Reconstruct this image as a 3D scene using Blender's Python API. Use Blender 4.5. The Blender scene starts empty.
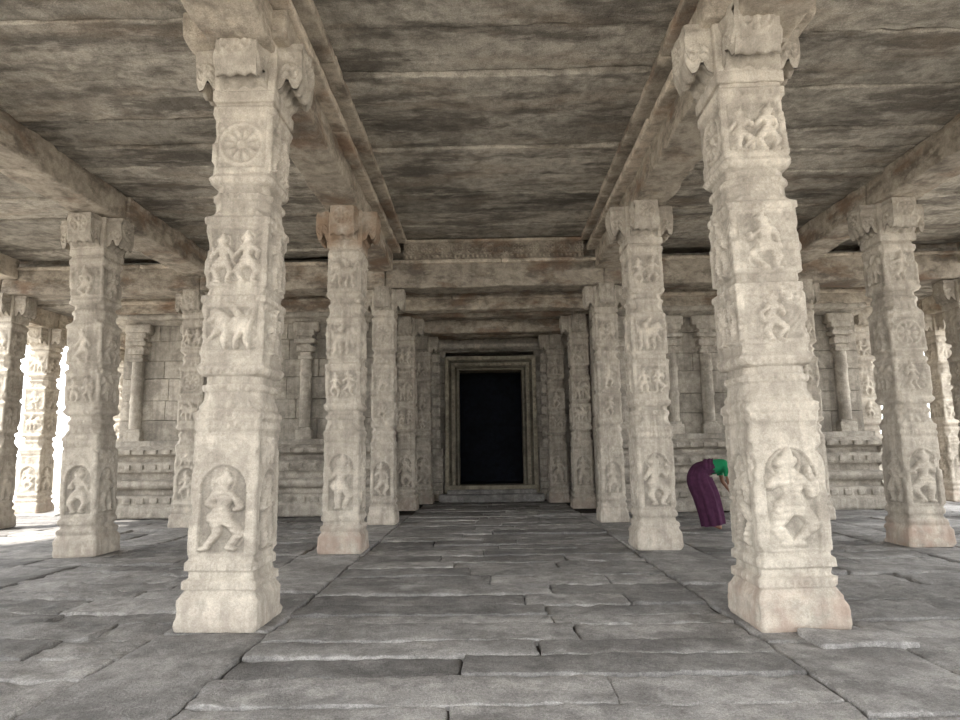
import bpy, math, random
import numpy as np
from mathutils import Vector, Matrix, Euler

random.seed(7)
scene = bpy.context.scene

# ------------------------------------------------------------------ numpy noise
def _hash(ix, iy, iz, seed):
    h = (ix*73856093) ^ (iy*19349663) ^ (iz*83492791) ^ (seed*2654435)
    h = h & 0xffffffff
    h = ((h ^ (h >> 13))*1274126177) & 0xffffffff
    h = h ^ (h >> 16)
    return (h & 0xffff)/32767.5-1.0

def vnoise(P, scale, seed=0):
    Q = np.asarray(P, dtype=float)*scale+17.3
    I = np.floor(Q).astype(np.int64)
    F = Q-I
    F = F*F*(3-2*F)
    r = 0
    for dx in (0, 1):
        wx = F[..., 0] if dx else 1-F[..., 0]
        for dy in (0, 1):
            wy = F[..., 1] if dy else 1-F[..., 1]
            for dz in (0, 1):
                wz = F[..., 2] if dz else 1-F[..., 2]
                r = r+wx*wy*wz*_hash(I[..., 0]+dx, I[..., 1]+dy, I[..., 2]+dz, seed)
    return r

def fbm(P, scale, seed=0, octv=3):
    a = 1.0; s = 0; t = 0
    for o in range(octv):
        s = s+a*vnoise(P, scale*2**o, seed+o*13); t += a; a *= .5
    return s/t

def nvec(P, scale, seed=0, octv=2):
    return np.stack([fbm(P, scale, seed+k*101, octv) for k in range(3)], -1)

# ------------------------------------------------------------------ mesh accumulator
class MB:
    def __init__(self):
        self.v = []; self.t = []; self.q = []; self.n = 0
    def grid(self, P, tint=1.0, closed=False, flip=False):
        a, b = P.shape[:2]
        self.v.append(P.reshape(-1, 3))
        T = np.broadcast_to(np.asarray(tint, dtype=float), (a, b)).reshape(-1)
        self.t.append(T)
        i = np.arange(a-1)[:, None]
        j = np.arange(b if closed else b-1)[None, :]
        j2 = (j+1) % b
        q = np.stack(np.broadcast_arrays(i*b+j, i*b+j2, (i+1)*b+j2, (i+1)*b+j), -1).reshape(-1, 4)+self.n
        if flip: q = q[:, ::-1]
        self.q.append(q)
        self.n += a*b
    def block(self, x0, x1, y0, y1, z0, z1, res=.1, amp=.01, r=.02, seed=0, tint=1.0, ns=2.5, rot=0.0, fine=.35):
        def samp(a, b):
            rr = min(r, (b-a)*.3)
            n = max(1, int(round((b-a-2*rr)/res)))
            return np.concatenate([[a, a+rr*.35], np.linspace(a+rr, b-rr, n+1), [b-rr*.35, b]])
        X, Y, Z = samp(x0, x1), samp(y0, y1), samp(z0, z1)
        lo = np.array([x0, y0, z0]); hi = np.array([x1, y1, z1])
        rv = np.minimum(r, (hi-lo)*.3); rr = rv.min()
        def fin(P):
            C = np.clip(P, lo+rr, hi-rr)
            D = P-C
            L = np.linalg.norm(D, axis=-1, keepdims=True)
            P = C+D/np.maximum(L, 1e-9)*rr
            P = P+nvec(P, ns, seed)*amp+nvec(P, ns*5, seed+5, 1)*amp*fine
            if rot:
                c, s = math.cos(rot), math.sin(rot); m = (lo+hi)/2
                dx = P[..., 0]-m[0]; dy = P[..., 1]-m[1]
                P = np.stack([m[0]+c*dx-s*dy, m[1]+s*dx+c*dy, P[..., 2]], -1)
            return P
        def g(A, B, f):
            a, b = np.meshgrid(A, B, indexing='ij')
            return fin(np.stack(f(a, b), -1))
        self.grid(g(X, Y, lambda a, b: (a, b, a*0+z1)), tint, flip=True)
        self.grid(g(X, Y, lambda a, b: (a, b, a*0+z0)), tint)
        self.grid(g(X, Z, lambda a, b: (a, a*0+y0, b)), tint, flip=True)
        self.grid(g(X, Z, lambda a, b: (a, a*0+y1, b)), tint)
        self.grid(g(Y, Z, lambda a, b: (a*0+x1, a, b)), tint, flip=True)
        self.grid(g(Y, Z, lambda a, b: (a*0+x0, a, b)), tint)
    def extrude(self, prof, a0, a1, axis='x', res=.1, amp=.008, seed=0, tint=1.0, closed=True):
        pts = []
        m = len(prof)
        for i in range(m if closed else m-1):
            p = np.array(prof[i]); q = np.array(prof[(i+1) % m])
            n = max(1, int(np.linalg.norm(q-p)/.06))
            for k in range(n): pts.append(p+(q-p)*k/n)
        pts = np.array(pts)
        A = np.linspace(a0, a1, max(2, int((a1-a0)/res)+1))
        a, i = np.meshgrid(A, np.arange(len(pts)), indexing='ij')
        p = pts[i]
        P = np.stack([a, p[..., 0], p[..., 1]], -1) if axis == 'x' else np.stack([p[..., 0], a, p[..., 1]], -1)
        P = P+nvec(P, 3, seed)*amp+nvec(P, 14, seed+3, 1)*amp*.35
        self.grid(P, tint, closed=closed)
        c0 = P[0].mean(0); c1 = P[-1].mean(0)
        for E, c in ((P[0], c0), (P[-1], c1)):
            self.grid(np.stack([E, np.broadcast_to(c, E.shape)]), tint, closed=closed)
    def build(self, name, mat, loc=(0, 0, 0), smooth=True, link=True):
        V = np.concatenate(self.v).astype(np.float32); Q = np.concatenate(self.q).astype(np.int32)
        T = np.concatenate(self.t).astype(np.float32)
        me = bpy.data.meshes.new(name)
        me.vertices.add(len(V)); me.vertices.foreach_set('co', V.ravel())
        me.loops.add(Q.size); me.loops.foreach_set('vertex_index', Q.ravel())
        me.polygons.add(len(Q)); me.polygons.foreach_set('loop_start', np.arange(0, Q.size, 4, dtype=np.int32))
        try: me.polygons.foreach_set('loop_total', np.full(len(Q), 4, dtype=np.int32))
        except Exception: pass
        me.update(calc_edges=True)
        me.polygons.foreach_set('use_smooth', np.full(len(Q), smooth))
        at = me.attributes.new('tint', 'FLOAT', 'POINT'); at.data.foreach_set('value', T)
        me.materials.append(mat)
        me.validate()
        if not link: return me
        ob = bpy.data.objects.new(name, me); ob.location = loc
        scene.collection.objects.link(ob)
        return ob

# ------------------------------------------------------------------ materials
def stone(name, light, mid, dark, stain=.5, stretch=(1, 1, 1), bump=.35, speck=.25, ochre=False, rough=.9, stain_scale=1.6, red=None, redamt=0.0, drip=0.0, pale=0.0, blotch=0.0, mottle=.6):
    m = bpy.data.materials.new(name); m.use_nodes = True
    nt = m.node_tree; N = nt.nodes; L = nt.links
    bs = N['Principled BSDF']; bs.inputs['Roughness'].default_value = rough
    bs.inputs['Specular IOR Level'].default_value = .25
    tc = N.new('ShaderNodeTexCoord'); oi = N.new('ShaderNodeObjectInfo')
    mul = N.new('ShaderNodeMath'); mul.operation = 'MULTIPLY'; mul.inputs[1].default_value = 37.0
    L.new(oi.outputs['Random'], mul.inputs[0])
    add = N.new('ShaderNodeVectorMath'); add.operation = 'ADD'
    L.new(tc.outputs['Object'], add.inputs[0]); L.new(mul.outputs[0], add.inputs[1])
    P = add.outputs[0]
    def mapped(s):
        mp = N.new('ShaderNodeMapping'); mp.inputs['Scale'].default_value = s; L.new(P, mp.inputs['Vector']); return mp.outputs[0]
    MPo = mapped(stretch)
    def noise(vec, sc, det=5, ro=.6):
        n = N.new('ShaderNodeTexNoise'); n.inputs['Scale'].default_value = sc; n.inputs['Detail'].default_value = det
        n.inputs['Roughness'].default_value = ro; L.new(vec, n.inputs['Vector']); return n.outputs['Fac']
    def ramp(fac, a, b, va=0, vb=1):
        r = N.new('ShaderNodeMapRange'); r.inputs['From Min'].default_value = a; r.inputs['From Max'].default_value = b
        r.inputs['To Min'].default_value = va; r.inputs['To Max'].default_value = vb; L.new(fac, r.inputs['Value']); return r.outputs[0]
    def mix(f, a, b, mode='MIX'):
        x = N.new('ShaderNodeMix'); x.data_type = 'RGBA'; x.blend_type = mode
        if isinstance(f, float): x.inputs[0].default_value = f
        else: L.new(f, x.inputs[0])
        for s, k in ((a, 6), (b, 7)):
            if isinstance(s, tuple): x.inputs[k].default_value = (*s, 1)
            else: L.new(s, x.inputs[k])
        return x.outputs[2]
    def math_(op, a, b):
        x = N.new('ShaderNodeMath'); x.operation = op
        for s, k in ((a, 0), (b, 1)):
            if isinstance(s, (int, float)): x.inputs[k].default_value = s
            else: L.new(s, x.inputs[k])
        return x.outputs[0]
    big = noise(P, 1.4, 6)
    mids = noise(P, 7, 6, .65)
    st = noise(MPo, stain_scale, 8, .68)
    fine = noise(P, 60, 3, .7)
    grit = noise(P, 150, 2, .6)
    c = mix(ramp(big, .35, .65), light, mid)
    c = mix(ramp(mids, .42, .68, 0, mottle), c, dark)
    c = mix(ramp(st, .48, .60, 0, stain), c, dark)
    if pale:
        pn = noise(MPo, stain_scale*1.7+.5, 7, .7)
        c = mix(ramp(pn, .55, .68, 0, pale), c, tuple(min(1, k*1.25+.02) for k in light))
    if blotch:
        bn = noise(P, .9, 7, .72)
        c = mix(ramp(bn, .52, .60, 0, blotch), c, dark)
    if drip:
        dn = noise(mapped((5, 5, .35)), 1.6, 6, .6)
        c = mix(ramp(dn, .50, .66, 0, drip), c, dark)
    if red:
        rn = noise(MPo, stain_scale*.8+.37, 6, .6)
        c = mix(ramp(rn, .52, .66, 0, redamt), c, red)
    c = mix(1.0, c, mix(ramp(fine, .3, .7), (1-speck,)*3, (1+speck*.6,)*3), 'MULTIPLY')
    c = mix(1.0, c, mix(ramp(grit, .35, .65), (1-speck,)*3, (1+speck*.6,)*3), 'MULTIPLY')
    at = N.new('ShaderNodeAttribute'); at.attribute_name = 'tint'
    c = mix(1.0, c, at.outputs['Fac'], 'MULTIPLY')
    if ochre:
        a2 = N.new('ShaderNodeAttribute'); a2.attribute_type = 'OBJECT'; a2.attribute_name = 'ochre'
        sx = N.new('ShaderNodeSeparateXYZ'); L.new(tc.outputs['Object'], sx.inputs[0])
        f = ramp(sx.outputs['Z'], .42, .22)
        f = math_('MULTIPLY', f, ramp(noise(P, 4, 5), .38, .6))
        f = math_('MULTIPLY', f, a2.outputs['Fac'])
        c = mix(f, c, (.36, .24, .185))
        a3 = N.new('ShaderNodeAttribute'); a3.attribute_type = 'OBJECT'; a3.attribute_name = 'captint'
        f = ramp(sx.outputs['Z'], 4.35, 4.45)
        f = math_('MULTIPLY', f, ramp(noise(P, 3, 5), .3, .55))
        f = math_('MULTIPLY', f, a3.outputs['Fac'])
        c = mix(f, c, (.24, .15, .09))
    L.new(c, bs.inputs['Base Color'])
    h = math_('ADD', math_('MULTIPLY', mids, .5), math_('MULTIPLY', fine, .35))
    h = math_('ADD', h, math_('MULTIPLY', grit, .2))
    m2 = noise(P, 22, 4, .6)
    h = math_('ADD', h, math_('MULTIPLY', m2, .35))
    b = N.new('ShaderNodeBump'); b.inputs['Strength'].default_value = bump; b.inputs['Distance'].default_value = .03
    L.new(h, b.inputs['Height']); L.new(b.outputs[0], bs.inputs['Normal'])
    return m

def plain(name, col, rough=.8, spec=.3, var=0.0, scale=8):
    m = bpy.data.materials.new(name); m.use_nodes = True
    nt = m.node_tree; bs = nt.nodes['Principled BSDF']
    bs.inputs['Roughness'].default_value = rough; bs.inputs['Specular IOR Level'].default_value = spec
    n = nt.nodes.new('ShaderNodeTexNoise'); n.inputs['Scale'].default_value = scale; n.inputs['Detail'].default_value = 4
    x = nt.nodes.new('ShaderNodeMix'); x.data_type = 'RGBA'
    x.inputs[6].default_value = (*[k*(1-var) for k in col], 1); x.inputs[7].default_value = (*[min(1, k*(1+var)) for k in col], 1)
    tc = nt.nodes.new('ShaderNodeTexCoord'); nt.links.new(tc.outputs['Object'], n.inputs['Vector'])
    nt.links.new(n.outputs['Fac'], x.inputs[0]); nt.links.new(x.outputs[2], bs.inputs['Base Color'])
    return m

M_pillar = stone('carved_granite', (.58, .525, .44), (.48, .43, .36), (.235, .205, .17), stain=.42, bump=.6, speck=.13, ochre=True, drip=.5, stain_scale=2.4, pale=.5, mottle=.55, blotch=.22)
M_beam = stone('beam_granite', (.55, .485, .395), (.43, .375, .305), (.13, .108, .087), stain=.75, stretch=(.7, .7, 1.5), bump=.8, speck=.18, red=(.25, .155, .10), redamt=.65, pale=.5, stain_scale=1.9)
M_ceil = stone('ceiling_granite', (.52, .48, .41), (.405, .37, .315), (.105, .092, .077), stain=.78, stretch=(.40, 1.35, 1), bump=.8, stain_scale=1.7, speck=.26, red=(.32, .24, .17), redamt=.3, pale=.6, blotch=.45)
M_floor = stone('floor_granite', (.43, .41, .385), (.335, .32, .305), (.14, .132, .125), stain=.55, bump=1.0, speck=.28, stain_scale=1.5, rough=.8, pale=.5, blotch=.45)
M_wall = stone('wall_granite', (.54, .49, .415), (.44, .40, .34), (.18, .16, .135), stain=.6, bump=.7, speck=.2, drip=.45)
M_frame = stone('door_granite', (.37, .33, .25), (.29, .26, .20), (.11, .10, .08), stain=.5, bump=.6, speck=.2)
M_dark = stone('void_shade_granite', (.020, .024, .034), (.016, .019, .026), (.008, .008, .011), stain=.5, bump=.4)  # near-black stone: darkness of the unlit chamber put into the colour
M_dirt = stone('packed_dirt', (.10, .09, .08), (.08, .07, .06), (.04, .035, .03))
M_ground = stone('courtyard_sand', (.62, .58, .52), (.55, .51, .45), (.42, .39, .34), stain=.3)

# ------------------------------------------------------------------ relief carving
def capsule(U, Z, a, b, ra, rb=None):
    rb = ra if rb is None else rb
    ax, az = a; bx, bz = b
    dx, dz = bx-ax, bz-az
    t = np.clip(((U-ax)*dx+(Z-az)*dz)/(dx*dx+dz*dz+1e-9), 0, 1)
    d = np.hypot(U-ax-t*dx, Z-az-t*dz)
    return d/(ra+(rb-ra)*t)

def dome(q):
    return np.sqrt(np.clip(1-q*q, 0, 1))

def figure(U, Z, rng, H):
    s = rng.choice([-1, 1]); U = U*s/H; Z = Z/H
    U = U+.02*np.sin(Z*17+rng.uniform(0, 6))
    k = rng.uniform(-.05, .05)
    J = dict(head=(k, .82), neck=(k*.5, .72), hip=(.03, .43), sl=(-.1, .69), sr=(.1, .69))
    kl = (-.15-rng.uniform(0, .08), .24+rng.uniform(-.03, .06)); fl = (-.07+rng.uniform(-.05, .05), .04)
    kr = (.14+rng.uniform(-.08, .07), .22); fr = (.12+rng.uniform(-.1, .06), .04)
    el = (-.22, .6+rng.uniform(-.12, .05)); hl = (-.2+rng.uniform(-.06, .1), .86-rng.uniform(0, .35))
    er = (.22, .56+rng.uniform(-.06, .06)); hr = (.2+rng.uniform(-.1, .06), .4+rng.uniform(-.04, .4))
    parts = [(J['head'], (k, .85), .082, .078), ((k, .9), (k, .985), .075, .035), ((k-.06, .86), (k+.06, .86), .06, .06), ((-.03, .66), (.03, .66), .10, .10), (J['neck'], (.02, .52), .115, .085),
             (J['sl'], J['sr'], .06, .06), (J['hip'], (.0, .45), .13, .11), ((-.07, .40), (.11, .40), .09, .09),
             ((-.03, .42), kl, .095, .07), (kl, fl, .07, .045), ((.08, .42), kr, .095, .07), (kr, fr, .07, .045),
             (J['sl'], el, .055, .045), (el, hl, .045, .04), (J['sr'], er, .055, .045), (er, hr, .045, .04),
             (fl, (fl[0]-.07, .02), .04, .03), (fr, (fr[0]+.07, .02), .04, .03)]
    r = np.zeros_like(U)
    for p in parts: r = np.maximum(r, dome(capsule(U, Z, *p))**.7)
    r = r-.18*(r > .3)*np.clip(np.sin(Z*95+8*np.abs(U)), 0, 1)*(Z < .75)
    halo = np.exp(-((np.hypot(U-k, Z-.84)-.15)/.018)**2)*.35
    sash = np.exp(-((U+.18+.1*np.sin(Z*9))/.022)**2)*(Z < .5)*(Z > .05)*.35
    return np.maximum.reduce([r, halo, sash])

def creature(U, Z, rng, W, H):
    s = rng.choice([-1, 1]); U = U*s/W; Z = Z/W
    q = H/W
    U = U+.015*np.sin(Z*23)
    parts = [((-.2, .55*q), (.16, .56*q), .17, .15), ((.2, .68*q), (.30, .78*q), .15, .12), ((.30, .74*q), (.42, .66*q), .09, .06),
             ((-.25, .5*q), (-.30, .10*q), .085, .055), ((-.12, .45*q), (-.06, .1*q), .07, .05), ((.15, .5*q), (.14, .1*q), .08, .055), ((.22, .55*q), (.38, .3*q), .07, .05),
             ((-.34, .6*q), (-.44, .9*q), .05, .04), ((-.1, .8*q), (.02, .95*q), .09, .06)]
    r = np.zeros_like(U)
    for p in parts: r = np.maximum(r, dome(capsule(U, Z, *p))**.7)
    r = r-.15*(r > .3)*np.clip(np.sin(U*70+20*Z), 0, 1)
    return r

def rosette(U, Z, R, pet=8, ph=0):
    rr = np.hypot(U, Z)/R; th = np.arctan2(Z, U)
    ring = np.exp(-((rr-.92)/.09)**2)
    petal = np.clip(np.cos(th*pet/2+ph)**2, 0, 1)*np.exp(-((rr-.55)/.22)**2)
    hub = dome(rr/.22)
    return np.maximum.reduce([ring*.8, petal, hub])

def scroll(U, Z, rng):
    ph = rng.uniform(0, 6)
    a = np.sin(U*55+3*np.sin(Z*21+ph))*np.sin(Z*48+2.5*np.sin(U*26+ph))
    return np.clip(a*1.6, 0, 1)

PROF = [(0, .325, .02), (.04, .335, .02), (.23, .325, .02), (.25, .31, .02), (.30, .280, .02), (.31, .300, .015), (.37, .300, .015), (.385, .265, .02),
        (.44, .265, .02), (.45, .290, .015), (.51, .288, .015), (.53, .266, .012), (.56, .266, .012), (.57, .278, .012),
        (1.50, .270, .012), (1.51, .260, .012), (1.54, .260, .012), (1.55, .272, .012), (1.62, .270, .012), (1.64, .282, .012), (1.69, .282, .012), (1.71, .262, .03), (1.80, .250, .09), (1.86, .250, .09), (1.87, .266, .09), (1.92, .266, .09), (1.93, .242, .09),
        (1.99, .242, .09), (2.00, .272, .05), (2.06, .290, .02), (2.10, .262, .02), (2.16, .262, .012), (2.17, .270, .012), (2.60, .268, .012), (2.61, .280, .012), (2.66, .280, .012), (2.67, .250, .03),
        (2.74, .250, .03), (2.75, .270, .012), (3.28, .266, .012), (3.29, .280, .012), (3.34, .280, .012), (3.36, .254, .03), (3.42, .244, .09), (3.50, .244, .09), (3.51, .262, .09),
        (3.56, .262, .09), (3.57, .236, .09), (3.64, .236, .09), (3.65, .264, .05), (3.70, .282, .02), (3.74, .258, .012), (3.76, .266, .012), (4.25, .262, .012), (4.27, .276, .012), (4.34, .278, .012), (4.36, .252, .012), (4.4, .252, .012)]
PZ, PH, PC = [np.array(c) for c in zip(*PROF)]

def relief(face, U, Z, h, rng, fscale):
    D = np.zeros_like(U)
    def inpanel(z0, z1, e=.02): return np.clip(np.minimum((Z-z0)/e, (z1-Z)/e), 0, 1)
    def sub(z0, z1, m=.028):
        w = .25
        edge = np.minimum.reduce([w-np.abs(U)-m, Z-z0-m, z1-Z-m])
        return np.clip(edge/.010, 0, 1)
    z0, z1 = .57, 1.50
    fh = rng.uniform(.54, .64) if fscale < 1 else rng.uniform(.66, .80)
    zb = z0+.03
    rr = np.hypot(U, (Z-(zb+fh*.72))*.9)
    niche = np.clip(((rr < .19) | ((np.abs(U) < .19) & (Z < zb+fh*.72))).astype(float)*inpanel(z0, z1), 0, 1)
    D -= .024*niche
    fg = figure(U, Z-zb, rng, fh)*inpanel(z0, z1)
    D += .052*fg
    arch = np.exp(-((rr-.20)/.014)**2)*(Z > zb+fh*.72)
    D += .014*arch*(1-fg)
    zt = zb+fh*.72+.24
    if z1-zt > .22:
        s2 = sub(zt, z1, .02); D -= .014*s2
        g2 = creature(U, Z-zt-.02, rng, .40, z1-zt-.03) if rng.random() < .6 else rosette(U, Z-(zt+z1)/2, (z1-zt)*.42, 8)*.7
        D += .036*g2
    else:
        D += .008*scroll(U, Z, rng)*(rr > .22)*(Z > zt-.1)*inpanel(z0, z1)
    D += .006*scroll(U, Z, rng)*(np.abs(U) > .205)*(rr > .22)*inpanel(z0, z1)
    D += .016*np.clip(np.sin(U*2*np.pi/.06), 0, 1)*inpanel(1.555, 1.615, .01)
    for (c0, c1) in ((1.72, 1.86), (3.37, 3.5)):
        D += .024*np.abs(np.cos(U*np.pi/.1))*np.clip((c1-Z)/(c1-c0), 0, 1)*inpanel(c0, c1, .015)
    for zb_ in (1.895, 2.03, 2.635, 3.315, 3.535, 3.675, 4.3, .48, .34, 1.665):
        D += .012*np.clip(np.cos(U*2*np.pi/.055), -.3, 1)*np.exp(-((Z-zb_)/.020)**2)
    def motif(z0, z1, opts):
        nonlocal D
        H = z1-z0; zc = (z0+z1)/2
        s_ = sub(z0, z1)
        k = rng.choice(opts)
        D -= .016*s_
        if k == 0: g_ = creature(U, Z-z0-.02, rng, .46, H-.03)
        elif k == 1: g_ = rosette(U, Z-zc, min(.2, H*.43), 10)*.7
        elif k == 2: g_ = figure(U, Z-z0-.02, rng, H*.92)
        else: g_ = np.maximum(figure(U-.1, Z-z0-.02, rng, H*.85), figure(U+.11, Z-z0-.02, rng, H*.8))
        D += .046*g_ + .010*scroll(U, Z, rng)*s_*(g_ < .05)*np.clip((np.abs(U)-.10)/.04, 0, 1)
    motif(2.17, 2.60, [0, 2, 3])
    motif(2.75, 3.28, [2, 3, 0, 2, 1])
    motif(3.76, 4.25, [1, 2, 3, 0])
    return D

def pillar(seed, res, fscale=1):
    rng = np.random.default_rng(seed)
    mb = MB()
    zs = np.arange(0, 4.4+res*.5, res)
    h = np.interp(zs, PZ, PH); c = np.interp(zs, PZ, PC)
    nf = max(10, int(.52/res)); nc = 3
    cols = []; tints = []
    faces = []
    for k in range(4):
        t = np.linspace(-1, 1, nf)[None, :]
        U = t*(h-c)[:, None]; Z = np.broadcast_to(zs[:, None], U.shape)
        D = relief(k, U, Z, h, rng, fscale)
        fade = np.clip((1-np.abs(t))*12, 0, 1)
        D = D*fade
        ang = -math.pi/2+k*math.pi/2
        n = np.array([math.cos(ang), math.sin(ang)]); tg = np.array([-n[1], n[0]])
        W3 = np.stack([n[0]*.3+tg[0]*U+seed, n[1]*.3+tg[1]*U, Z], -1)
        wear = np.clip(.88+fbm(W3, 3, seed+60, 2)*.8, .4, 1)
        D = D*wear+.004*np.abs(fbm(W3, 22, seed+70, 3))*2
        R = h[:, None]+D
        P = np.stack([n[0]*R+tg[0]*U, n[1]*R+tg[1]*U, Z], -1)
        faces.append((P, D))
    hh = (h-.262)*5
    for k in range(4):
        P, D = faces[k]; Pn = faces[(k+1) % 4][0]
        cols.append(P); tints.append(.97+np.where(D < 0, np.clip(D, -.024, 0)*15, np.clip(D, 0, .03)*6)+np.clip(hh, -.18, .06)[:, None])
        for q in range(1, nc+1):
            f = q/(nc+1); cols.append((P[:, -1:]*(1-f)+Pn[:, :1]*f)); tints.append(np.full((len(zs), 1), 1.06))
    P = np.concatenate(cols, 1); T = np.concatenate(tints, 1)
    base = P+np.array([seed*3.1, 0, 0])
    rad = P.copy(); rad[..., 2] = 0; rad /= np.linalg.norm(rad, axis=-1, keepdims=True)
    er = fbm(base, 5, seed, 3)*.007+fbm(base, 28, seed+9, 2)*.0035
    corner = np.clip((np.abs(P[..., 0])+np.abs(P[..., 1]))/(2*h[:, None])-.88, 0, .2)/.12
    chip = np.clip(fbm(base, 6, seed+40, 3)-.06, 0, 1)*corner
    P = P+rad*(er-chip*.13)[..., None]
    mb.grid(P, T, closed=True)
    z4 = 4.4
    mb.block(-.28, .28, -.28, .28, z4-.01, z4+.10, res=.05, amp=.014, seed=seed)
    mb.block(-.27, .27, -.27, .27, z4+.08, z4+.585, res=.08, amp=.012, seed=seed+1)
    w = .21
    RM = .49; sc = (RM-.1)/.47
    cres = max(res, .018)
    for k in range(4):
        ang = k*math.pi/2+math.pi/2; n = np.array([math.cos(ang), math.sin(ang), 0]); tg = np.array([-n[1], n[0], 0]); up = np.array([0, 0, 1.])
        r = np.linspace(.1, RM, int(.47/cres)+2)
        bot = np.interp((r-.1)/sc+.1, [.1, .27, .30, .36, .40, .43, .47, .52, .56, .57], [.04, .06, .12, .15, .22, .23, .15, .15, .23, .27])
        s = np.linspace(0, 1, int(.5/cres)+2)
        Rg, S = np.meshgrid(r, s, indexing='ij'); B = bot[:, None]+(.585-bot[:, None])*S
        for sd in (-1, 1):
            rl = rosette(Rg-.39, B-.30, .09, 4)
            disp = w+.030*rl+.020*np.exp(-((B-.50)/.03)**2)-.03*np.clip((Rg-.3)/.2, 0, 1)
            Pg = Rg[..., None]*n+(sd*disp)[..., None]*tg+(z4+B)[..., None]*up
            Pg = Pg+nvec(Pg+seed, 8, seed+k)*.016
            mb.grid(Pg, .85+.2*rl, flip=(sd > 0))
        t = np.linspace(-1, 1, int(.4/cres)+2)
        Rg, Tn = np.meshgrid(r, t, indexing='ij'); Tg = Tn*(w-.03*np.clip((Rg-.3)/.2, 0, 1))
        B = np.broadcast_to(bot[:, None], Rg.shape)+.012*np.cos(Tg*2*np.pi/.13)
        Pg = Rg[..., None]*n+Tg[..., None]*tg+(z4+B)[..., None]*up
        Pg = Pg+nvec(Pg+seed, 8, seed+k)*.016
        mb.grid(Pg, .82)
        zz = np.linspace(.26, .585, int(.3/cres)+2)
        Zg, Tn = np.meshgrid(zz, t, indexing='ij'); Tg = Tn*(w-.028)
        rl = rosette(Tg, Zg-.42, .14, 8)
        Rr = RM+.035*rl
        Pg = Rr[..., None]*n+Tg[..., None]*tg+(z4+Zg)[..., None]*up
        Pg = Pg+nvec(Pg+seed, 8, seed+k)*.016
        mb.grid(Pg, .82+.22*rl)
        Rg, Tn = np.meshgrid(r, t, indexing='ij'); Tg = Tn*(w-.03*np.clip((Rg-.3)/.2, 0, 1))
        Pg = Rg[..., None]*n+Tg[..., None]*tg+(z4+.585+0*Rg)[..., None]*up
        mb.grid(Pg+nvec(Pg+seed, 8, seed+k)*.016, .85)
    return mb

def place(me, x, y, zs=1.0, ry=0, rz=0, ochre=0.3, cap=0.0, sxy=1.0):
    ob = bpy.data.objects.new('carved_stone_pillar', me)
    ob.location = (x, y, 0); ob.scale = (sxy, sxy, zs); ob.rotation_euler = (0, ry, rz)
    ob['ochre'] = float(ochre); ob['captint'] = float(cap)
    scene.collection.objects.link(ob); return ob

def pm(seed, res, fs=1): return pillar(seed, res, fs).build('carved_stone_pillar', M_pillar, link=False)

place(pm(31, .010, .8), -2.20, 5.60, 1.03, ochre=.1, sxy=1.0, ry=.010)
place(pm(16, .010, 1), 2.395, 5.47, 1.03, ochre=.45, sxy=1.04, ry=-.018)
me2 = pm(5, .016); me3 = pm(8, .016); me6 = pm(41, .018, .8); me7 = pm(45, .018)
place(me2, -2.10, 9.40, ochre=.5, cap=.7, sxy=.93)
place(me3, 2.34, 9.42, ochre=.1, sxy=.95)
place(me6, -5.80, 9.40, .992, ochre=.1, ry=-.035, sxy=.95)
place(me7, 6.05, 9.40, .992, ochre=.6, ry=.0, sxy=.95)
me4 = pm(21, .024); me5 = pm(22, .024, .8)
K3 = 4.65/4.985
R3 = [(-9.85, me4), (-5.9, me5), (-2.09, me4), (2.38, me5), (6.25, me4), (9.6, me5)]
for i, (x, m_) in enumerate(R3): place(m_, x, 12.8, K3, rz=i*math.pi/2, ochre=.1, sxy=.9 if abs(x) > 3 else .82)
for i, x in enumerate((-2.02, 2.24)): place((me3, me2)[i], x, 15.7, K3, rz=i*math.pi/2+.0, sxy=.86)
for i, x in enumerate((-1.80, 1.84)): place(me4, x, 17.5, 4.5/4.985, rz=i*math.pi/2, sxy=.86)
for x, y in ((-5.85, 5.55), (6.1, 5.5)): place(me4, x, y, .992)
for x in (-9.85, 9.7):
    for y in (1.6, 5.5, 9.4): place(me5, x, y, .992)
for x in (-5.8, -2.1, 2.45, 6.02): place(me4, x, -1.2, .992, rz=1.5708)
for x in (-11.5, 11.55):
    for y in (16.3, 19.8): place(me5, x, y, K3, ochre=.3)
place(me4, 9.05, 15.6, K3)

# ------------------------------------------------------------------ beams
R = random.Random(4)
beams = MB()
def beam_y(xa, xb, z0, z1, ys, seed, t=1.0, amp=.026):
    for i in range(len(ys)-1):
        beams.block(xa+R.uniform(-.012, .012), xb+R.uniform(-.012, .012), ys[i]+.006, ys[i+1]-.006, z0, z1+R.uniform(-.008, .008), res=.07, amp=amp, r=.022, seed=seed+i, tint=R.uniform(.85, 1.1)*t, fine=.6)
ys = [-1.5, 1.6, 5.55, 9.4, 12.5]
def nave_beam(s, c, seed):
    def bx(o, i, z0, z1, ys_, sd, t=1.0, amp=.010):
        a, b = c-s*o, c+s*i
        beam_y(min(a, b), max(a, b), z0, z1, ys_, sd, t=t, amp=amp)
    bx(.27, .27, 4.985, 5.36, ys, seed, amp=.026)
    bx(.33, .42, 5.355, 5.46, [-1.5, 3.2, 7.5, 12.5], seed+10, 1.3)
    bx(.27, .24, 5.44, 5.58, [-1.5, 4.1, 8.0, 12.5], seed+15, .35)
    bx(.27, .54, 5.565, 5.68, [-1.5, 2.1, 6.4, 10.2, 12.5], seed+20, 1.2)
nave_beam(1, -2.14, 10)
nave_beam(-1, 2.45, 50)
beam_y(-6.12, -5.54, 4.95, 5.37, ys, 70)
beam_y(5.78, 6.34, 4.95, 5.37, ys, 80)
beam_y(-10.1, -9.5, 4.95, 5.37, ys, 90)
beam_y(9.4, 10.0, 4.95, 5.37, ys, 95)
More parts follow.
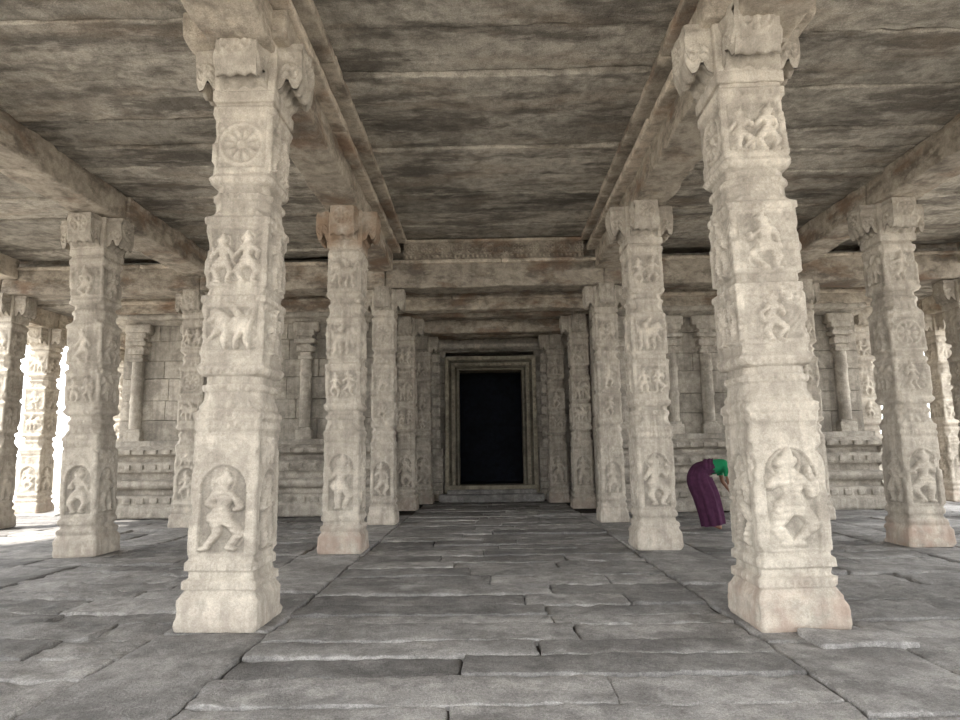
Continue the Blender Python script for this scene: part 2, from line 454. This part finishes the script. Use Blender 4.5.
for s in (-1, 1): beam_y(min(s*11.2, s*11.9), max(s*11.2, s*11.9), 4.65, 5.1, [14, 16.3, 19.8, 22], 100+s)
beams.block(-2.70, -1.76, 5.22, 6.0, 5.08, 5.36, res=.06, amp=.022, r=.04, seed=301)
beams.block(1.92, 2.90, 5.08, 5.86, 5.08, 5.36, res=.06, amp=.022, r=.04, seed=302)
def beam_x(y0, y1, z0, z1, xs, seed, amp=.026, t=1.0):
    for i in range(len(xs)-1):
        beams.block(xs[i]+.008, xs[i+1]-.008, y0+R.uniform(-.01, .01), y1, z0, z1, res=.07, amp=amp, r=.03, seed=seed+i, tint=t*R.uniform(.85, 1.1), fine=.6)
beam_x(12.5, 13.1, 4.65, 5.2, [-10.2, -9.85, -5.8, -2.05, 2.36, 6.2, 9.5, 10.2], 200, t=.78)
beam_x(12.42, 12.6, 5.13, 5.20, [-9.9, -7, -3.2, 0.3, 3.5, 7.3, 9.9], 210, amp=.01, t=1.2)
beam_x(14.5, 14.9, 4.63, 5.15, [-9.2, -5.8, -2.3, 2.4, 6.2, 9.6], 220)
beam_x(14.40, 14.6, 4.86, 4.94, [-9.2, -5.0, -.8, 3.4, 9.6], 225, amp=.012, t=1.2)
beam_x(15.45, 15.9, 4.65, 4.95, [-2.5, 2.7], 228)
beam_x(16.6, 17.0, 4.46, 4.92, [-2.5, 2.7], 230)
beam_x(17.4, 17.85, 4.5, 4.8, [-2.5, 2.7], 240)
beam_x(-1.5, -1.0, 4.95, 5.37, [-10.2, -8.95, -5.7, -2.1, 2.4, 6.0, 9.5, 10.2], 250)
X = np.arange(-1.66, 1.96, .016); Z = np.arange(5.20, 5.64, .016)
Xg, Zg = np.meshgrid(X, Z, indexing='ij')
pat = .055*rosette(((Xg+.12) % .31)-.155, Zg-5.43, .12, 8)+.07*(np.abs(Zg-5.60) < .03)+.045*(np.abs(Zg-5.27) < .03)*(.5+.5*np.cos(Xg*2*np.pi/.09))
Yg = 12.50-pat
Pg = np.stack([Xg, Yg, Zg], -1); Pg += nvec(Pg, 5, 4)*.010
beams.grid(Pg, .8+pat*8, flip=True)
beams.block(-1.66, 1.96, 12.53, 12.9, 5.19, 5.66, res=.3)
beams.build('stone_roof_beams', M_beam)

# ------------------------------------------------------------------ ceiling
ce = MB()
def planks_x(x0, x1, y0, y1, z, seed, wmin=.5, wmax=1.0):
    y = y0; i = 0
    while y < y1-.05:
        w = min(R.uniform(wmin, wmax), y1-y)
        if y1-y-w < .3: w = y1-y
        dz = R.uniform(-.035, .035)
        ce.block(x0, x1, y+.010, y+w-.010, z+dz, z+.22, res=.055, amp=.020, r=.018, ns=2.2, seed=seed+i, tint=R.uniform(.72, 1.22), fine=.7)
        y += w; i += 1
planks_x(-1.75, 2.05, -1.5, 12.5, 5.65, 300)
planks_x(-5.6, -2.3, -1.5, 12.6, 5.36, 340)
planks_x(2.65, 5.9, -1.5, 12.6, 5.36, 380)
planks_x(-10.3, -5.7, -1.5, 12.6, 5.36, 420)
planks_x(6.0, 10.3, -1.5, 12.6, 5.36, 460)
planks_x(-10.3, -5.8, 12.9, 14.7, 5.18, 500)
planks_x(-5.8, -2.0, 12.9, 14.7, 5.18, 510)
planks_x(-2.0, 2.3, 12.9, 18.6, 5.16, 520)
planks_x(2.3, 6.2, 12.9, 14.7, 5.18, 530)
planks_x(6.2, 10.2, 12.9, 14.7, 5.18, 540)
planks_x(-12.0, -8.4, 14.7, 22, 5.1, 550)
planks_x(8.5, 12.1, 14.7, 22, 5.1, 570)
ce.build('ceiling', M_ceil)
rf = MB()  # unseen solid slabs added above the ceiling planks to block the sky
rf.block(-10.3, 10.3, -1.6, 22, 5.85, 6.2, res=2, amp=.0)
rf.block(-12.1, -8, 13, 22, 5.3, 5.8, res=2, amp=0)
rf.block(8, 12.2, 13, 22, 5.3, 5.8, res=2, amp=0)
rf.block(-10.3, -2.35, -1.6, 14.8, 5.56, 5.9, res=2, amp=0)
rf.block(2.7, 10.3, -1.6, 14.8, 5.56, 5.9, res=2, amp=0)
rf.block(-2.6, 2.9, 12.95, 22, 5.36, 5.9, res=2, amp=0)
rf.build('sky_block_roof', M_beam)

# ------------------------------------------------------------------ floor
fl = MB()
def slabs_x(x0, x1, y0, y1, seed, dmin=.28, dmax=.55, lmin=.8, lmax=2.6, amp=.015, res=.07):
    y = y0; i = 0
    while y < y1-.02:
        d = min(R.uniform(dmin, dmax), y1-y)
        if y1-y-d < .25: d = y1-y
        x = x0
        while x < x1-.02:
            l = min(R.uniform(lmin, lmax), x1-x)
            if x1-x-l < .5: l = x1-x
            g = R.uniform(.001, .008)
            fl.block(x+g, x+l-g, y+g, y+d-g, -.16, R.uniform(-.026, .005), res=res, amp=amp, r=R.uniform(.010, .026), ns=2.8, seed=seed+i, tint=R.uniform(.64, 1.22), rot=R.uniform(-.012, .012), fine=.7)
            x += l; i += 1
        y += d
def slabs_y(x0, x1, y0, y1, seed):
    y = y0; i = 0
    while y < y1-.02:
        l = min(R.uniform(1.2, 2.6), y1-y)
        if y1-y-l < .6: l = y1-y
        g = R.uniform(.006, .016)
        fl.block(x0+g, x1-g, y+g, y+l-g, -.16, R.uniform(-.012, .004), res=.08, amp=.017, r=.022, ns=2.2, seed=seed+i, tint=R.uniform(.85, 1.2), fine=.6)
        y += l; i += 1
slabs_x(-1.76, 1.98, .5, 18.2, 1000)
slabs_y(-2.62, -1.76, .5, 14.4, 1200)
slabs_y(1.98, 2.86, .5, 14.4, 1230)
slabs_x(-5.3, -2.62, .5, 14.5, 1300, .3, .6, .8, 2.0, amp=.026)
slabs_x(2.86, 5.6, .5, 14.5, 1500, .35, .7, .8, 2.0, amp=.02)
slabs_y(-6.1, -5.3, .5, 14.5, 1700)
slabs_y(5.6, 6.4, .5, 14.5, 1720)
slabs_x(-10.3, -6.1, .5, 14.5, 1800, .5, .9, 1.0, 2.2, res=.15)
slabs_x(6.4, 10.3, .5, 14.5, 2000, .5, .9, 1.0, 2.2, res=.15)
slabs_x(-12.2, -8.6, 14.5, 22, 2200, .6, 1., 1.2, 2.4, res=.2)
slabs_x(8.7, 12.3, 14.5, 22, 2300, .6, 1., 1.2, 2.4, res=.2)
slabs_x(-10.3, 10.3, -2.0, .5, 2400, .6, .9, 1.5, 3, res=.3)
fl.block(2.30, 2.98, 4.72, 5.10, -.1, .035, res=.05, amp=.02, r=.02, seed=77, tint=1.2)
fl.build('floor', M_floor)
dd = MB(); dd.block(-12.3, 12.4, -2.1, 22, -.5, -.055, res=1.0, amp=.01, seed=3); dd.build('floor_bedding', M_dirt)
gr = MB(); gr.block(-120, 120, -80, 140, -1.0, -.40, res=12, amp=.05, seed=3); gr.build('courtyard_ground', M_ground)

# ------------------------------------------------------------------ shrine walls
def shrine_wall(name, x0, x1, seed, pil):
    w = MB()
    yf = 14.85
    w.block(x0+.05, x1-.05, yf+.25, 21.5, 0, 5.5, res=1.5, amp=.0)
    z = 1.68
    i = 0
    for hgt in (.5, .46, .52, .42, .48, .42):
        x = x0
        while x < x1-.02:
            l = min(R.uniform(.8, 1.7), x1-x)
            if x1-x-l < .4: l = x1-x
            w.block(x+.004, x+l-.004, yf+R.uniform(-.012, .012), yf+.4, z+.004, z+hgt-.004, res=.12, amp=.01, r=.012, seed=seed+i, tint=R.uniform(.78, 1.12))
            x += l; i += 1
        z += hgt
    w.block(x0, x1, yf+.02, yf+.4, z-.05, 5.2, res=.2, amp=.01, tint=.8)
    pf = [(0, .0), (-.50, .0), (-.50, .24), (-.42, .27), (-.42, .48), (-.26, .50), (-.26, .60), (-.40, .64), (-.46, .73), (-.40, .82), (-.24, .84), (-.24, .98), (-.38, 1.0), (-.38, 1.22), (-.28, 1.24), (-.20, 1.34),
          (-.36, 1.38), (-.46, 1.40), (-.46, 1.46), (-.34, 1.56), (-.22, 1.60), (-.22, 1.70), (0, 1.70)]
    w.extrude([(yf+.3+a if a == 0 else yf+a, b) for a, b in pf], x0-.1, x1+.1, 'x', res=.12, amp=.012, seed=seed)
    x = x0+.1
    while x < x1-.15:
        w.block(x, x+.12, yf-.42, yf-.2, 1.06, 1.17, res=.2, amp=.004, r=.01, seed=int(x*100) & 255)
        w.block(x, x+.16, yf-.50, yf-.25, 1.40, 1.50, res=.2, amp=.004, r=.01, seed=int(x*90) & 255)
        w.block(x+.02, x+.2, yf-.45, yf-.2, .31, .44, res=.2, amp=.006, r=.02, seed=int(x*80) & 255)
        x += .3
    cf = [(.3, 4.42), (-.10, 4.42), (-.14, 4.50), (-.34, 4.52), (-.38, 4.58), (-.28, 4.70), (-.12, 4.80), (.3, 4.80)]
    w.extrude([(yf+a, b) for a, b in cf], x0-.1, x1+.1, 'x', res=.15, amp=.012, seed=seed+1)
    for px in pil:
        def ring(zc0, zc1, hw, dep, s=0):
            w.block(px-hw, px+hw, yf-dep, yf+.05, zc0, zc1, res=.1, amp=.006, r=.015, seed=s+int(px*10) & 511, tint=1.12)
        ring(1.68, 1.92, .19, .20); ring(1.90, 1.98, .15, .16); ring(1.96, 3.55, .115, .14)
        th = np.linspace(math.pi, 2*math.pi, 17); zz = np.linspace(1.98, 3.55, 40)
        T, Zz = np.meshgrid(th, zz, indexing='ij')
        rad = .12+.008*np.abs(np.cos(T*8))+.018*(np.abs(Zz-2.6) < .04)+.018*(np.abs(Zz-3.2) < .04)
        w.grid(np.stack([px+rad*np.cos(T), yf-.08+rad*np.sin(T), Zz], -1), 1.12, flip=True)
        ring(3.55, 3.63, .16, .2); ring(3.63, 3.72, .12, .16); ring(3.72, 3.86, .19, .24); ring(3.86, 3.92, .13, .18); ring(3.92, 4.02, .24, .28); ring(4.02, 4.12, .16, .2)
        w.block(px-.30, px+.30, yf-.22, yf+.05, 4.2, 4.44, res=.1, amp=.01, r=.05, tint=1.1); ring(4.1, 4.24, .22, .24)
    return w.build(name, M_wall)
shrine_wall('wall_left', -8.6, -2.35, 3000, (-8.2, -6.9, -4.25, -3.1))
shrine_wall('wall_right', 2.55, 8.6, 3200, (3.1, 4.25, 5.05, 7.1, 8.15))

pw = MB()
YD = 18.6
DX = .06
dx0, dx1, dz0, dz1 = DX-.92, DX+.92, .41, 3.70
for s, xa, xb in ((-1, -2.3, dx0-.38), (1, dx1+.38, 2.48)):
    z = 0; i = 0
    for hgt in (.5, .45, .5, .45, .5, .45, .5, .5, .5, .8):
        pw.block(xa, xb, YD+R.uniform(-.01, .01), YD+.9, z+.004, z+hgt-.004, res=.12, amp=.012, r=.015, seed=3500+i+s*50, tint=R.uniform(.8, 1.05)); z += hgt; i += 1
pw.block(dx0-.4, dx1+.4, YD, YD+.9, 4.25, 5.15, res=.12, amp=.012, seed=3599, tint=.85)
pf = [(.1, 4.28), (-.12, 4.28), (-.30, 4.34), (-.34, 4.40), (-.22, 4.55), (-.10, 4.70), (.1, 4.70)]
pw.extrude([(YD+a, b) for a, b in pf], -2.3, 2.45, 'x', seed=61, tint=1.25)
pw.block(-2.3, 2.45, YD-.1, YD+.05, 4.72, 4.8, seed=63)
for xa, xb in ((-2.3, dx0-.45), (dx1+.45, 2.45)):
    for (za, zb, d) in ((0, .3, .34), (.3, .5, .26), (.5, .62, .18), (.62, .8, .3), (.8, .95, .2), (.95, 1.15, .28), (1.15, 1.25, .18), (1.25, 1.45, .32)):
        pw.block(xa, xb, YD-d, YD+.05, za, zb, res=.12, amp=.008, r=.02, seed=int(za*100), tint=1.05)
for px in (-1.60, 1.72):
    for k in range(9):
        z0 = 1.45+k*.31
        pw.block(px-.20, px+.20, YD-.20, YD+.05, z0, z0+.23, res=.05, amp=.024, r=.03, seed=k, tint=1.25)
        pw.block(px-.15, px+.15, YD-.12, YD+.05, z0+.22, z0+.32, res=.08, amp=.006, r=.02, seed=k)
pw.build('wall_back', M_wall)

def side_wall(name, xa, xb):
    w = MB()
    z = 0; i = 0
    for hgt in (.55, .5, .6, .5, .55, .5, .6, .5, .7):
        y = 15.1
        while y < 18.55:
            l = R.uniform(.8, 1.5); l = min(l, 18.65-y)
            if l > .1: w.block(xa, xb, y+.004, y+l-.004, z+.004, z+hgt-.004, res=.15, amp=.012, r=.015, seed=3700+i, tint=R.uniform(.8, 1.1))
            y += l; i += 1
        z += hgt
    w.build(name, M_wall)
side_wall('wall_passage_left', -2.6, -2.32); side_wall('wall_passage_right', 2.5, 2.85)

df = MB()
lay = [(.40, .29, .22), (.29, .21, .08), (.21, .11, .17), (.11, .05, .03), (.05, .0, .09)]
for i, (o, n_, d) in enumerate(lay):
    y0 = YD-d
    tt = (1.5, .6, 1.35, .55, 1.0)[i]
    for s in (-1, 1):
        xa, xb = (dx0-o, dx0-n_) if s < 0 else (dx1+n_, dx1+o)
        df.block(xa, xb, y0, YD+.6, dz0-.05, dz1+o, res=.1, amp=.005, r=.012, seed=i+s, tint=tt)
        z = dz0+.05
        while z < dz1:
            if i in (0, 2): df.block(xa+.015, xb-.015, y0-.03, y0+.03, z, z+.09, res=.1, amp=.004, r=.015, seed=i, tint=tt)
            z += .145
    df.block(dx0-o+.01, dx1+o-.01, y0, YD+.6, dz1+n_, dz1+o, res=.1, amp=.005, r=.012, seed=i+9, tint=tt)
    x = dx0-o+.05
    while x < dx1+o-.1:
        if i in (0, 2): df.block(x, x+.09, y0-.03, y0+.03, dz1+n_+.015, dz1+o-.015, res=.1, amp=.004, r=.015, seed=i, tint=tt)
        x += .145
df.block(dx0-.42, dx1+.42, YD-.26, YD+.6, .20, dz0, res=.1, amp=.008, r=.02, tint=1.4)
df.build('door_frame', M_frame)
st = MB()
st.block(-1.40, 1.50, YD-.78, YD-.36, -.02, .19, res=.1, amp=.01, r=.03, tint=1.2)
st.block(-1.2, 1.3, YD-.48, YD-.28, .15, .30, res=.1, amp=.01, r=.03, tint=1.2)
st.build('entrance_step', M_floor)
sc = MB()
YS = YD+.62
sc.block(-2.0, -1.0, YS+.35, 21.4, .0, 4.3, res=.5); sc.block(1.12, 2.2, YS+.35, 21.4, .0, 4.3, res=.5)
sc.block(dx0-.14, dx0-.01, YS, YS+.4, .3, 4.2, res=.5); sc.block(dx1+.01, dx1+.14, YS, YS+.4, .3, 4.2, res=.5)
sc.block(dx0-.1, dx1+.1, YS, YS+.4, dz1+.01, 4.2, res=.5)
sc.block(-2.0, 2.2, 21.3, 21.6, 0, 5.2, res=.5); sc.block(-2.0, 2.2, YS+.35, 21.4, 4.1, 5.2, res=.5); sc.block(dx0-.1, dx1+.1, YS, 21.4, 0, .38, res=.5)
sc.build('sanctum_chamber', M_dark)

# ------------------------------------------------------------------ bending woman
woman = bpy.data.objects.new('woman_bending', None); scene.collection.objects.link(woman)
woman.location = (3.745, 11.35, 0)
def lerp_loft(name, ctrl, mat, nseg=28, sub=8, fold=None, cap=False, par=None):
    ctrl = np.array(ctrl, float)
    tt = np.linspace(0, len(ctrl)-1, (len(ctrl)-1)*sub+1)
    def cr(c):
        out = []
        for q in tt:
            i = min(int(q), len(c)-2); f = q-i
            p0 = c[max(i-1, 0)]; p1 = c[i]; p2 = c[i+1]; p3 = c[min(i+2, len(c)-1)]
            out.append(.5*((2*p1)+(-p0+p2)*f+(2*p0-5*p1+4*p2-p3)*f*f+(-p0+3*p1-3*p2+p3)*f**3))
        return np.array(out)
    C = np.stack([cr(ctrl[:, k]) for k in range(4)], 1)
    d = np.gradient(C[:, :2], axis=0); d /= np.linalg.norm(d, axis=1, keepdims=True)
    nrm = np.stack([d[:, 1], -d[:, 0]], 1)
    a = np.linspace(0, 2*np.pi, nseg, endpoint=False)
    A = a[None, :]
    f = np.ones((len(C), nseg)) if fold is None else fold(np.linspace(0, 1, len(C))[:, None], A)
    rx = C[:, 2:3]*np.cos(A)*f; ry = C[:, 3:4]*np.sin(A)*f
    P = np.stack([C[:, 0:1]+nrm[:, 0:1]*rx, ry, C[:, 1:2]+nrm[:, 1:2]*rx], -1)
    mb = MB(); mb.grid(P, 1, closed=True)
    if cap:
        for E in (P[0], P[-1]): mb.grid(np.stack([E, np.broadcast_to(E.mean(0), E.shape)]), 1, closed=True)
    ob = mb.build(name, mat); ob.parent = par
    return ob
skin = plain('brown_skin', (.20, .10, .06), .55, .4, .12)
sari = plain('purple_sari_cloth', (.065, .022, .050), .9, .15, .5, 14)
blouse = plain('green_blouse_cloth', (.012, .20, .08), .8, .2, .2)
hair = plain('black_hair', (.012, .010, .010), .45, .4, .3, 40)
def skinned(name, verts, edges, radii, mat, root=0, sub=2):
    me = bpy.data.meshes.new(name); me.from_pydata(verts, edges, []); ob = bpy.data.objects.new(name, me)
    scene.collection.objects.link(ob); ob.parent = woman
    md = ob.modifiers.new('skin', 'SKIN'); md.use_smooth_shade = True
    for i, r in enumerate(radii):
        sv = me.skin_vertices[0].data[i]; sv.radius = (r, r) if isinstance(r, float) else r; sv.use_root = (i == root)
    s = ob.modifiers.new('sub', 'SUBSURF'); s.levels = sub; s.render_levels = sub
    me.materials.append(mat); return ob
V = [(-.12, 0, .90), (.03, 0, 1.0), (.2, 0, 1.05), (.33, 0, 1.06), (.41, 0, 1.04), (.46, 0, 1.02),
     (-.10, -.09, .86), (.0, -.10, .48), (.03, -.10, .09), (.19, -.13, .035),
     (-.10, .09, .86), (.05, .10, .48), (.08, .10, .09), (.25, .12, .035),
     (.31, -.16, 1.03), (.33, -.20, .78), (.42, -.17, .57), (.45, -.16, .52),
     (.31, .16, 1.03), (.36, .20, .79), (.48, .15, .60), (.51, .14, .55)]
E = [(0, 1), (1, 2), (2, 3), (3, 4), (4, 5), (0, 6), (6, 7), (7, 8), (8, 9), (0, 10), (10, 11), (11, 12), (12, 13),
     (3, 14), (14, 15), (15, 16), (16, 17), (3, 18), (18, 19), (19, 20), (20, 21)]
Rr = [.13, .11, .12, .10, .05, .05, .09, .06, .036, (.045, .028), .09, .06, .036, (.045, .028), .05, .037, .026, (.022, .034), .05, .037, .026, (.022, .034)]
skinned('body', V, E, Rr, skin)
for hx, hy, hz, sg in ((.45, -.16, .52, -1), (.51, .14, .55, 1)):
    for k in range(4):
        off = (k-1.5)*.019; ln = (.030, .036, .034, .026)[k]
        p = [(hx+off*.5, hy+off*.85, hz), (hx+.015+off*.5, hy+off, hz-.04), (hx+.025+off*.5, hy+off, hz-.04-ln), (hx+.020+off*.5, hy+off, hz-.04-ln*1.8)]
        skinned('finger', p, [(0, 1), (1, 2), (2, 3)], [.009, .009, .008, .007], skin, sub=1)
    p = [(hx-.01, hy-sg*.02, hz+.01), (hx+.0, hy-sg*.045, hz-.02), (hx+.015, hy-sg*.05, hz-.05)]
    skinned('thumb', p, [(0, 1), (1, 2)], [.011, .010, .008], skin, sub=1)
def ellip(name, c, r, mat, rot=0, f=None, n=28):
    th = np.linspace(0, np.pi, n); ph = np.linspace(0, 2*np.pi, n*2, endpoint=False)
    T, Ph = np.meshgrid(th, ph, indexing='ij')
    D = np.stack([np.sin(T)*np.cos(Ph), np.sin(T)*np.sin(Ph), np.cos(T)], -1)
    s = np.ones(T.shape) if f is None else f(D)
    P = D*np.array(r)*s[..., None]
    cc, ss = math.cos(rot), math.sin(rot)
    P = np.stack([cc*P[..., 0]+ss*P[..., 2], P[..., 1], -ss*P[..., 0]+cc*P[..., 2]], -1)+np.array(c)
    mb = MB(); mb.grid(P, 1, closed=True, flip=True); o = mb.build(name, mat); o.parent = woman; return o
def g(D, d, w):
    d = np.array(d)/np.linalg.norm(d); return np.exp(-((D-d)**2).sum(-1)/w**2)
def headf(D):
    s = 1+.16*g(D, (1, 0, -.12), .14)+.05*g(D, (1, 0, -.5), .16)+.06*g(D, (.8, 0, -.9), .3)
    s = s-.07*g(D, (.9, .33, .08), .15)-.07*g(D, (.9, -.33, .08), .15)-.05*g(D, (.6, .7, -.6), .4)-.05*g(D, (.6, -.7, -.6), .4)
    return s
rt = .75
def hp(p):
    c, s = math.cos(rt), math.sin(rt); return (.55+c*p[0]+s*p[2], p[1], .99-s*p[0]+c*p[2])
ellip('head', hp((0, 0, 0)), (.095, .075, .115), skin, rt, headf, 36)
ellip('hair_cap', hp((-.016, 0, .014)), (.094, .084, .116), hair, rt, lambda D: 1-.32*np.clip(D[..., 0]*1.6-.35+.2*(-D[..., 2]), 0, 1))
ellip('hair_bun', hp((-.115, 0, -.01)), (.04, .045, .045), hair, rt, lambda D: 1+.04*np.sin(D[..., 2]*20))
eyew = plain('eye_white', (.6, .58, .55), .3, .5)
for s in (-1, 1):
    ellip('ear', hp((-.005, s*.078, -.01)), (.018, .010, .03), skin, rt, n=12)
    ellip('eye', hp((.078, s*.030, .008)), (.012, .014, .009), eyew, rt, n=10)
    ellip('pupil', hp((.088, s*.030, .008)), (.004, .006, .006), hair, rt, n=8)
ellip('lips', hp((.092, 0, -.052)), (.010, .022, .007), plain('lip', (.22, .06, .05), .5), rt, n=12)
fold = lambda t, A: 1+(.07*(1-t)+.02)*np.sin(A*9+t*3)+.03*np.sin(A*17-t*5)
lerp_loft('sari_skirt', [(.09, .075, .19, .21), (.05, .30, .20, .21), (-.01, .58, .21, .21), (-.10, .83, .205, .20), (-.08, .97, .165, .18), (.02, 1.03, .135, .16), (.12, 1.06, .13, .16)], sari, fold=fold, par=woman, nseg=72)
lerp_loft('blouse', [(.08, 1.045, .125, .155), (.2, 1.06, .125, .16), (.32, 1.075, .11, .17), (.38, 1.07, .06, .10)], blouse, fold=lambda t, A: 1+.015*np.sin(A*8), par=woman, cap=True)
for s in (-1, 1):
    lerp_loft('blouse_sleeve', [(.305, 1.07, .062, .062), (.312, .99, .060, .060), (.32, .90, .053, .053)], blouse, par=woman, fold=lambda t, A: 1+.02*np.sin(A*6)).location.y = s*.175
th = np.linspace(-.25*np.pi, 1.1*np.pi, 30); xx = np.linspace(-.02, .15, 14)
Tg, Xg = np.meshgrid(th, xx, indexing='ij')
rr_ = .150+.008*np.sin(Xg*90)+.006*np.sin(Tg*7)
P = np.stack([Xg+.06*np.cos(Tg), rr_*1.12*np.cos(Tg), 1.045+.08*(Xg)+rr_*np.sin(Tg)*.92], -1)
mb = MB(); mb.grid(P, 1); o = mb.build('sari_pallu', sari); o.parent = woman
so = o.modifiers.new('thick', 'SOLIDIFY'); so.thickness = .006

# ------------------------------------------------------------------ light
w = bpy.data.worlds.new('world'); scene.world = w; w.use_nodes = True
bg = w.node_tree.nodes['Background']
bg.inputs['Color'].default_value = (.95, .975, 1.0, 1); bg.inputs['Strength'].default_value = 4.2
sun = bpy.data.lights.new('sun', 'SUN'); sun.energy = 9; sun.angle = math.radians(2.5); sun.color = (1, .95, .88)
so_ = bpy.data.objects.new('sun', sun); scene.collection.objects.link(so_)
dvec = Vector((.56, .25, -1.05)).normalized()
so_.rotation_euler = dvec.to_track_quat('-Z', 'Y').to_euler()

scene.view_settings.view_transform = 'Standard'
scene.view_settings.exposure = 0.44

# ------------------------------------------------------------------ camera
cam = bpy.data.cameras.new('camera'); co = bpy.data.objects.new('camera', cam); scene.collection.objects.link(co)
cam.sensor_width = 36; cam.lens = 36*640/960; cam.clip_end = 500
Mx = Matrix.Rotation(math.atan(8/640), 4, 'Z') @ Matrix.Rotation(math.radians(98.0), 4, 'X') @ Matrix.Rotation(math.radians(-.8), 4, 'Z')
co.matrix_world = Matrix.Translation((0, 0, 1.4)) @ Mx
scene.camera = co
